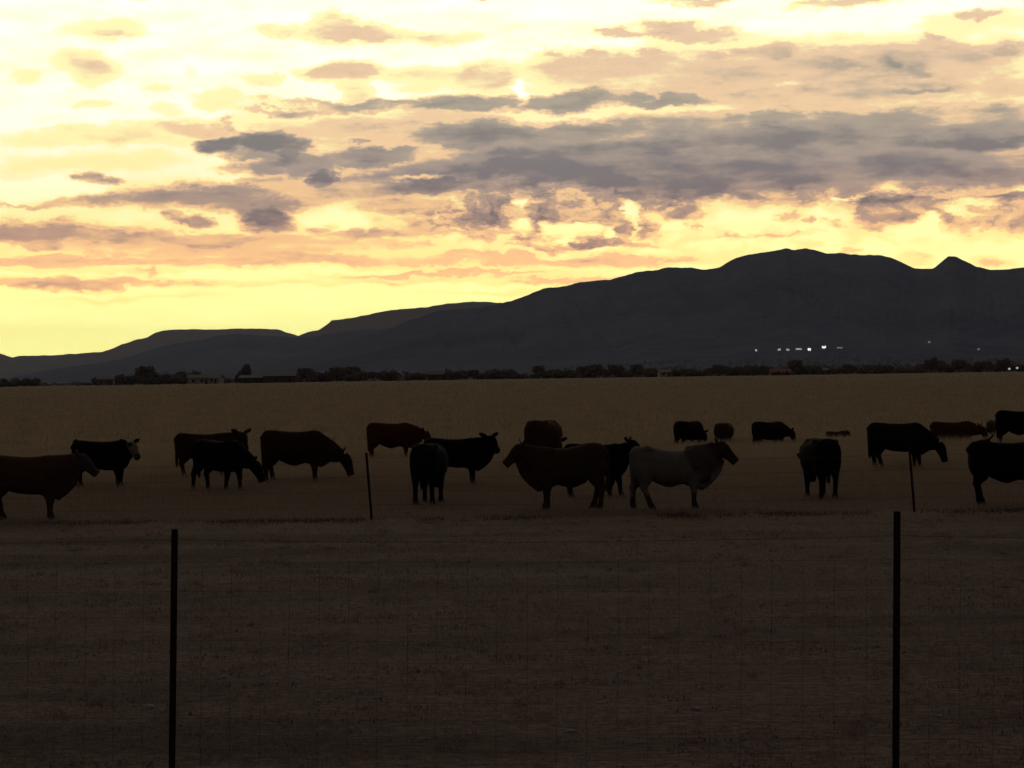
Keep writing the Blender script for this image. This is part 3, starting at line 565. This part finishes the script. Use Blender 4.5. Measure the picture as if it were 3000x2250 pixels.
# ------------------------------------------------------------------ stones on the bare ground
stone_m = mat('pale_stone', rough=.9, spec=.1, build=lambda t, b: t.links.new(rp(t, nz(t, 30, 4, coord='obj'), [(.3, (.16, .13, .11)), (.7, (.33, .29, .25))]), b.inputs['Base Color']))
ST = [(787,2120,.030,'round pale stone to the right of the left near post'),(660,1988,.045,'flat pale stone left of two above the round stone'),(765,1980,.03,'small pale stone right of the flat pale stone'),
      (933,2055,.04,'brownish stone below the wire mesh left of centre'),(1817,1970,.035,'upright pale chip right of centre'),(2040,2078,.05,'pale slab stone in the right half near the bottom'),
      (1672,2142,.04,'reddish flat stone at the bottom centre'),(435,2075,.045,'flat stone just left of the left near post'),(1650,1818,.02,'tiny stone in mid foreground right of centre'),(2750,2100,.03,'small stone right of the right near post'),(2280,2092,.03,'dark stone left of the right near post')]
for px, py, r_, lb in ST:
    bm = bmesh.new(); bmesh.ops.create_icosphere(bm, subdivisions=3, radius=r_)
    sx_, sy_, sz_ = random.uniform(.8, 1.5), random.uniform(.7, 1.1), random.uniform(.45, .7); of = Vector((px, py, 0))*.01
    for v in bm.verts:
        v.co *= 1+.35*mn.noise(v.co/r_*1.1+of); v.co = Vector((v.co.x*sx_, v.co.y*sy_, max(v.co.z*sz_, -r_*.2)))
    q = on_ground(px, py); q.z += float(gz(np.array([q.x]), np.array([q.y]))[0])
    tag(link('stone', bm_mesh(bm, 'stone', True), stone_m, None, q), lb, 'stone', 'loose stones on the foreground soil')

# ------------------------------------------------------------------ far edge of the field: trees, houses, lamps
def leafmat(name, a, b_): return mat(name, rough=.9, spec=.05, build=lambda t, b: t.links.new(rp(t, nz(t, .6, 4), [(.3, a), (.7, b_)]), b.inputs['Base Color']))
leaf = leafmat('dusk_foliage', (.14, .115, .095), (.23, .19, .155)); bark = mat('bark', (.05, .035, .025))
def crown_mesh(seed, h, w, dense=900, shape='round', size=.32):
    rg = np.random.default_rng(seed); nl = 9
    if shape == 'bush': cs = np.stack([rg.uniform(-w*.4, w*.4, nl), rg.uniform(-w*.3, w*.3, nl), rg.uniform(h*.2, h*.6, nl)], -1); rr = rg.uniform(.25, .42, nl)*h
    elif shape == 'lean': cs = np.array([[w*.18, 0, h*.78], [w*.22, .2, h*.55], [w*.1, 0, h*.66], [-w*.1, 0, h*.42], [-w*.25, 0, h*.25], [w*.25, 0, h*.32], [0, .3, h*.45], [-w*.36, 0, h*.14], [w*.1, 0, h*.2]]); rr = np.array([.2, .24, .22, .22, .18, .2, .22, .12, .2])*h
    else: cs = np.stack([rg.uniform(-w*.3, w*.3, nl), rg.uniform(-w*.3, w*.3, nl), rg.uniform(h*.35, h*.8, nl)], -1); rr = rg.uniform(.16, .27, nl)*h
    k = rg.integers(0, nl, dense); d = rg.normal(size=(dense, 3)); d /= np.linalg.norm(d, axis=1)[:, None]
    c0 = cs[k]+d*(rr[k]*rg.uniform(.45, 1.05, dense))[:, None]; c0[:, 2] = np.maximum(c0[:, 2], .1)
    u = rg.normal(size=(dense, 3)); u /= np.linalg.norm(u, axis=1)[:, None]; v = np.cross(u, rg.normal(size=(dense, 3))); v /= np.linalg.norm(v, axis=1)[:, None]
    sz = (size*rg.uniform(.5, 1.2, dense))[:, None]
    V = np.stack([c0-u*sz-v*sz*.6, c0+u*sz-v*sz*.5, c0+u*sz*.8+v*sz*.7, c0-u*sz*.9+v*sz*.5], 1).reshape(-1, 3)
    return mesh('crown', V, np.arange(4*dense).reshape(-1, 4), False), cs
def trunk_mesh(cs, h, seed):
    rg = random.Random(seed); bm = bmesh.new(); top = Vector((cs[:, 0].mean(), cs[:, 1].mean(), h*.6))
    add_tube(bm, [Vector((0, 0, -.3)), Vector((.05, 0, h*.15)), top*.5+Vector((0, 0, 0)), top], lambda k: (.22, .17, .12, .05)[k]*h/6, 8)
    for q in cs[:6]:
        a = top*rg.uniform(.3, .7); add_tube(bm, [a, a.lerp(Vector(q), .55)+Vector((0, 0, .15)), Vector(q)], lambda k: (.09, .06, .02)[k]*h/6, 5)
    return bm_mesh(bm, 'trunk')
PROTO = {}
for key, (sd_, h, w, n_, shp) in {'a': (1, 5.5, 7, 1500, 'round'), 'b': (2, 4.6, 8.5, 1500, 'bush'), 'c': (3, 3.4, 8, 1200, 'bush'), 'd': (4, 6.4, 6, 1500, 'round'), 'L': (5, 8.0, 9, 2200, 'lean')}.items():
    cm, cs = crown_mesh(sd_, h, w, n_, shp); cm.materials.append(leaf); tm = trunk_mesh(cs, h, sd_); tm.materials.append(bark); PROTO[key] = (cm, tm)
def tree(key, px, d, sc, label, group, sx=1.0, name='tree'):
    q = at(px, 1100, d); q.z = float(gz(np.array([q.x]), np.array([q.y]))[0]); r_ = empty(name, q, random.uniform(-.5, .5)+(0 if key == 'L' else random.choice([0, math.pi]))); r_.scale = (sc*sx, sc, sc)
    tag(r_, label, 'tree' if name == 'tree' else 'shrub', group)
    link('crown', PROTO[key][0], None, r_); link('trunk', PROTO[key][1], None, r_); return r_
def row(x0, x1, step, d, sc, keys, label, group, jit=.42):
    x = x0
    while x < x1:
        s_ = sc*random.uniform(1-jit, 1+jit); tree(random.choice(keys), x+random.uniform(-step*.3, step*.3), d+random.uniform(-60, 60), s_, label, group, random.uniform(1, 1.35)); x += step*random.uniform(.75, 1.25)
row(-40, 112, 26, 1000, .82, 'bbc', 'low dark bush in the clump at the far left edge of the field', 'bushes at the far left edge')
row(225, 300, 24, 960, .36, 'cc', 'very low dark bush at the left end of the long hedge', 'low bushes at the left end of the hedge')
row(285, 450, 22, 1050, .85, 'bcb', 'dark bush of the long hedge left of the pale houses', 'bushes of the long hedge')
row(420, 560, 20, 1060, 1.05, 'bab', 'taller dark bush beside the pale houses', 'bushes beside the pale houses')
row(560, 680, 20, 1250, .72, 'bcb', 'dark bush behind the pale houses', 'bushes behind the pale houses')
tree('L', 712, 1120, 1.15, 'tall lopsided tree standing above the houses on the left', 'trees at the far field edge')
row(870, 1150, 22, 1120, .95, 'bbab', 'dark bush in the belt right of the brown barn', 'bushes right of the brown barn')
row(1160, 1245, 22, 1120, .8, 'bcb', 'dark bush right of the small pale house', 'bushes right of the small pale house')
row(1340, 1640, 20, 1120, .85, 'abcb', 'dark round bush in the belt under the middle of the mountain', 'bushes under the middle of the mountain')
row(1600, 1960, 20, 1150, .88, 'abcab', 'dark tree in the dense belt under the mountain slope', 'trees under the mountain slope')
row(1960, 2280, 22, 1150, .9, 'abcb', 'dark bush under the line of floodlights', 'bushes under the floodlights')
row(2300, 2700, 22, 1150, .95, 'abbc', 'dark bush right of the red roofed shed', 'bushes right of the red roofed shed')
row(2680, 3080, 20, 1180, .85, 'abd', 'dark tree in the belt at the right edge', 'trees at the right edge of the field')
# far-off scrub on the rising apron, one uncountable mass
def scrub(name, n, px0, px1, d0, d1, label, hh=(2.5, 6)):
    V = []
    d = rng.uniform(d0, d1, n); px = rng.uniform(px0, px1, n)
    MX, MY, MZ = MV[..., 0], MV[..., 1], MV[..., 2]
    for k in range(n):
        x = (px[k]-1500)/F*d[k]; ri = np.searchsorted(MY[:, 0], d[k]); ri = min(max(ri, 1), len(MY)-1)
        if d[k] < MY[0, 0]: z = 2.6
        else:
            f = (d[k]-MY[ri-1, 0])/(MY[ri, 0]-MY[ri-1, 0]); z = (1-f)*np.interp(x, MX[ri-1], MZ[ri-1])+f*np.interp(x, MX[ri], MZ[ri])
        h = random.uniform(*hh); w = h*random.uniform(.8, 1.9)
        for _ in range(9):
            c0 = np.array([x+random.gauss(0, w*.4), d[k]+random.gauss(0, w*.4), max(z, 2.5)+h*random.uniform(.1, .85)]); u = rng.normal(size=3); u /= np.linalg.norm(u); v = rng.normal(size=3); v /= np.linalg.norm(v); sz = h*random.uniform(.18, .42)
            V += [c0-u*sz-v*sz*.5, c0+u*sz-v*sz*.5, c0+u*sz+v*sz*.6, c0-u*sz+v*sz*.5]
    V = np.array(V); o = link(name, mesh(name, V, np.arange(len(V)).reshape(-1, 4), False), leaf); tag(o, label, 'woodland', kind='stuff')
scrub('scrub_woodland', 4200, 1650, 3300, 1500, 5200, 'dim scrubby woodland rising to the foot of the dark mountain')
scrub('scattered_scrub', 900, -200, 1700, 1600, 4200, 'thin line of distant scrub at the foot of the left hills', (1.5, 3.5))

def house(px, d, w, dep, h, rh, wall, roofc, label, rot=0, name='house', windows=2, chim=False):
    q = at(px, 1100, d); q.z = float(gz(np.array([q.x]), np.array([q.y]))[0])-.2; r_ = empty(name, q, R(rot)); tag(r_, label, 'house' if name == 'house' else name.replace('_', ' '), 'houses at the far edge of the field')
    bm = bmesh.new(); vs = [bm.verts.new(v) for v in ((-w/2, -dep/2, 0), (w/2, -dep/2, 0), (w/2, dep/2, 0), (-w/2, dep/2, 0), (-w/2, -dep/2, h), (w/2, -dep/2, h), (w/2, dep/2, h), (-w/2, dep/2, h), (-w/2, 0, h+rh*.97), (w/2, 0, h+rh*.97))]
    for f in ((0, 1, 5, 4), (2, 3, 7, 6), (1, 2, 6, 9, 5), (3, 0, 4, 8, 7)): bm.faces.new([vs[k] for k in f])
    link('wall', bm_mesh(bm, 'wall'), wall, r_)
    bm = bmesh.new()
    for sg in (-1, 1):
        e = .4; a = [(-w/2-e, sg*(dep/2+e), h-.15), (w/2+e, sg*(dep/2+e), h-.15), (w/2+e, 0, h+rh), (-w/2-e, 0, h+rh)]
        v1 = [bm.verts.new(v) for v in a]; v2 = [bm.verts.new((v[0], v[1], v[2]+.18)) for v in a]
        bm.faces.new(v1); bm.faces.new(v2[::-1])
        for k in range(4): bm.faces.new((v1[k], v1[(k+1) % 4], v2[(k+1) % 4], v2[k]))
    ro = link('roof', bm_mesh(bm, 'roof'), roofc, r_)
    if chim:
        bm = bmesh.new(); box(bm, w*.2, w*.2+.9, -.4, .5, h+rh*.4, h+rh+1.2); link('chimney', bm_mesh(bm, 'chimney'), wall, ro)
    for k in range(windows):
        x = -w/2+w*(k+.6)/(windows+.6)
        bm = bmesh.new(); box(bm, x-.6, x+.6, -dep/2-.06, -dep/2-.004, 1.0, 2.1); wi = link('window', bm_mesh(bm, 'window'), glass, r_)
    bm = bmesh.new(); x = w/2-w*.18; box(bm, x-.5, x+.5, -dep/2-.07, -dep/2-.004, 0.05, 2.1); link('door', bm_mesh(bm, 'door'), doorm, r_)
def paintm(name, a): return mat(name, rough=.8, spec=.1, build=lambda t, b: t.links.new(rp(t, nz(t, .8, 4, coord='obj'), [(.3, tuple(v*.8 for v in a)), (.7, a)]), b.inputs['Base Color']))
pale = paintm('pale_siding', (.36, .34, .32)); brownw = paintm('brown_boards', (.11, .075, .06)); greyr = paintm('grey_shingle', (.16, .145, .135)); redr = paintm('red_metal_roof', (.20, .085, .065)); tanw = paintm('tan_stucco', (.24, .19, .155))
glass = mat('window_glass', (.02, .022, .025), rough=.15, spec=.5); doorm = mat('door_wood', (.05, .03, .02))
house(583, 985, 9, 8, 2.7, 1.2, pale, greyr, 'low pale house, left one of the pair left of the lopsided tree', 8)
house(622, 1000, 8, 7, 2.6, 1.1, pale, greyr, 'low pale house, right one of the pair left of the lopsided tree', -12)
house(310, 1020, 7, 7, 2.8, 1.0, tanw, greyr, 'small tan house among the bushes of the long hedge', 5)
house(745, 1060, 12, 8, 2.6, 1.0, brownw, greyr, 'dull brown low house under the lopsided tree', -4)
house(818, 1050, 14, 10, 3.2, 1.6, brownw, greyr, 'wide brown barn with a dark doorway right of the lopsided tree', 6, 'barn', 1)
house(868, 1150, 8, 8, 2.8, .9, tanw, greyr, 'small tan house at the right end of the brown barn', 0)
house(1160, 1070, 4.5, 7, 3.0, 1.5, pale, greyr, 'small pale gabled house in the gap of the bush belt', 84)
house(1290, 1200, 13, 8, 3.2, 1.6, brownw, greyr, 'dim brown house with a long roof between two bush belts', 3, chim=True)
house(1946, 1060, 5, 7, 2.3, 1.0, pale, greyr, 'small pale shed standing in front of the dense dark trees', 4, 'shed', 1)
house(2140, 1300, 8, 8, 3.4, 1.4, tanw, greyr, 'grey roofed house left of the floodlights', 14)
house(2284, 1040, 8.5, 7, 1.6, 1.3, brownw, redr, 'low shed with a red roof under the floodlights', 2, 'shed', 1)
house(2430, 1100, 6, 6, 2.2, .9, tanw, greyr, 'little tan shed at the edge of the field right of the red roof', 0, 'shed', 1)
# floodlight masts of a distant sports ground
lampm = bpy.data.materials.new('lit_lamp'); lampm.use_nodes = True; lb_ = lampm.node_tree.nodes['Principled BSDF']
lb_.inputs['Base Color'].default_value = (.8, .8, .8, 1); lb_.inputs['Emission Color'].default_value = (.92, .95, 1, 1); lb_.inputs['Emission Strength'].default_value = 1.0
lamps2 = lampm.copy(); lamps2.name = 'dim_lamp'; lamps2.node_tree.nodes['Principled BSDF'].inputs['Emission Strength'].default_value = .32
lamps3 = lampm.copy(); lamps3.name = 'faint_lamp'; lamps3.node_tree.nodes['Principled BSDF'].inputs['Emission Strength'].default_value = .12
steel = mat('grey_steel', (.1, .1, .1), rough=.5)
for px, py, d, w, hh, mt, nm, lb in ((2215,1027,2000,2.2,2.6,lamps2,'floodlight_mast','dim floodlight at the left end of the line before the mountain'),
    (2283,1025,2000,3.2,2.4,lamps2,'floodlight_mast','second floodlight from the left in the line'),(2308,1025,2000,3.4,2.2,lamps2,'floodlight_mast','third floodlight from the left in the line'),
    (2340,1023,2000,6.2,2.0,lamps2,'floodlight_mast','widest floodlight bank in the middle of the line'),(2371,1023,2000,3.4,3.0,lampm,'floodlight_mast','bright floodlight right of the widest bank'),
    (2414,1017,2000,4.2,2.8,lampm,'floodlight_mast','brightest and highest floodlight of the line'),(2460,1019,2000,6.0,1.6,lamps3,'floodlight_mast','faint floodlight at the right end of the line'),
    (2722,1002,2400,3.2,2.2,lamps3,'floodlight_mast','faint lamp alone high on the foot of the mountain'),(2867,1023,2200,2.6,2.2,lamps3,'floodlight_mast','faint lamp low on the slope near the right edge'),
    (2957,1080,1100,1.5,1.3,lamps2,'lamp_post','left of two small lamps at the right edge of the field'),(2980,1079,1100,1.5,1.3,lamps2,'lamp_post','right of two small lamps at the right edge of the field')):
    w *= .8; hh *= .8; tp = at(px, py, d); z0 = 2.5; r_ = empty(nm, (tp.x, tp.y, z0)); tag(r_, lb, 'floodlight' if nm[0] == 'f' else 'lamp post', 'floodlights in a line before the mountain' if nm[0] == 'f' else 'small lamps at the right edge')
    bm = bmesh.new(); H = tp.z-z0; add_tube(bm, [Vector((0, .8, 0)), Vector((0, .8, H*.5)), Vector((0, .8, H+hh*.3))], lambda k: (.2, .15, .1)[k], 8); box(bm, -w/2, w/2, .32, .45, H-.1, H+.1); link('pole', bm_mesh(bm, 'pole'), steel, r_)
    bm = bmesh.new(); n_ = max(1, int(round(w/1.1)))
    for k in range(n_):
        x = -w/2+w*(k+.5)/n_; bmesh.ops.create_icosphere(bm, subdivisions=2, radius=.5, matrix=Matrix.Translation((x, 0, H+random.uniform(-.15, .15)*hh)) @ Matrix.Diagonal((w/n_*1.0, .6, hh, 1)))
    link('lamp', bm_mesh(bm, 'lamp', True), mt, r_)

# ------------------------------------------------------------------ the air
hz = bpy.data.materials.new('haze'); hz.use_nodes = True; t = hz.node_tree; t.nodes.clear()
v = t.nodes.new('ShaderNodeVolumePrincipled'); v.inputs['Color'].default_value = (.62, .74, 1.0, 1); v.inputs['Density'].default_value = 2.0e-5; v.inputs['Anisotropy'].default_value = 0
o_ = t.nodes.new('ShaderNodeOutputMaterial'); t.links.new(v.outputs[0], o_.inputs['Volume'])
bm = bmesh.new(); box(bm, -34000, 34000, -34000, 34000, -8, 800)
h = link('haze', bm_mesh(bm, 'haze'), hz); tag(h, 'thin dusk haze over the plain and the mountains', 'haze', kind='stuff')
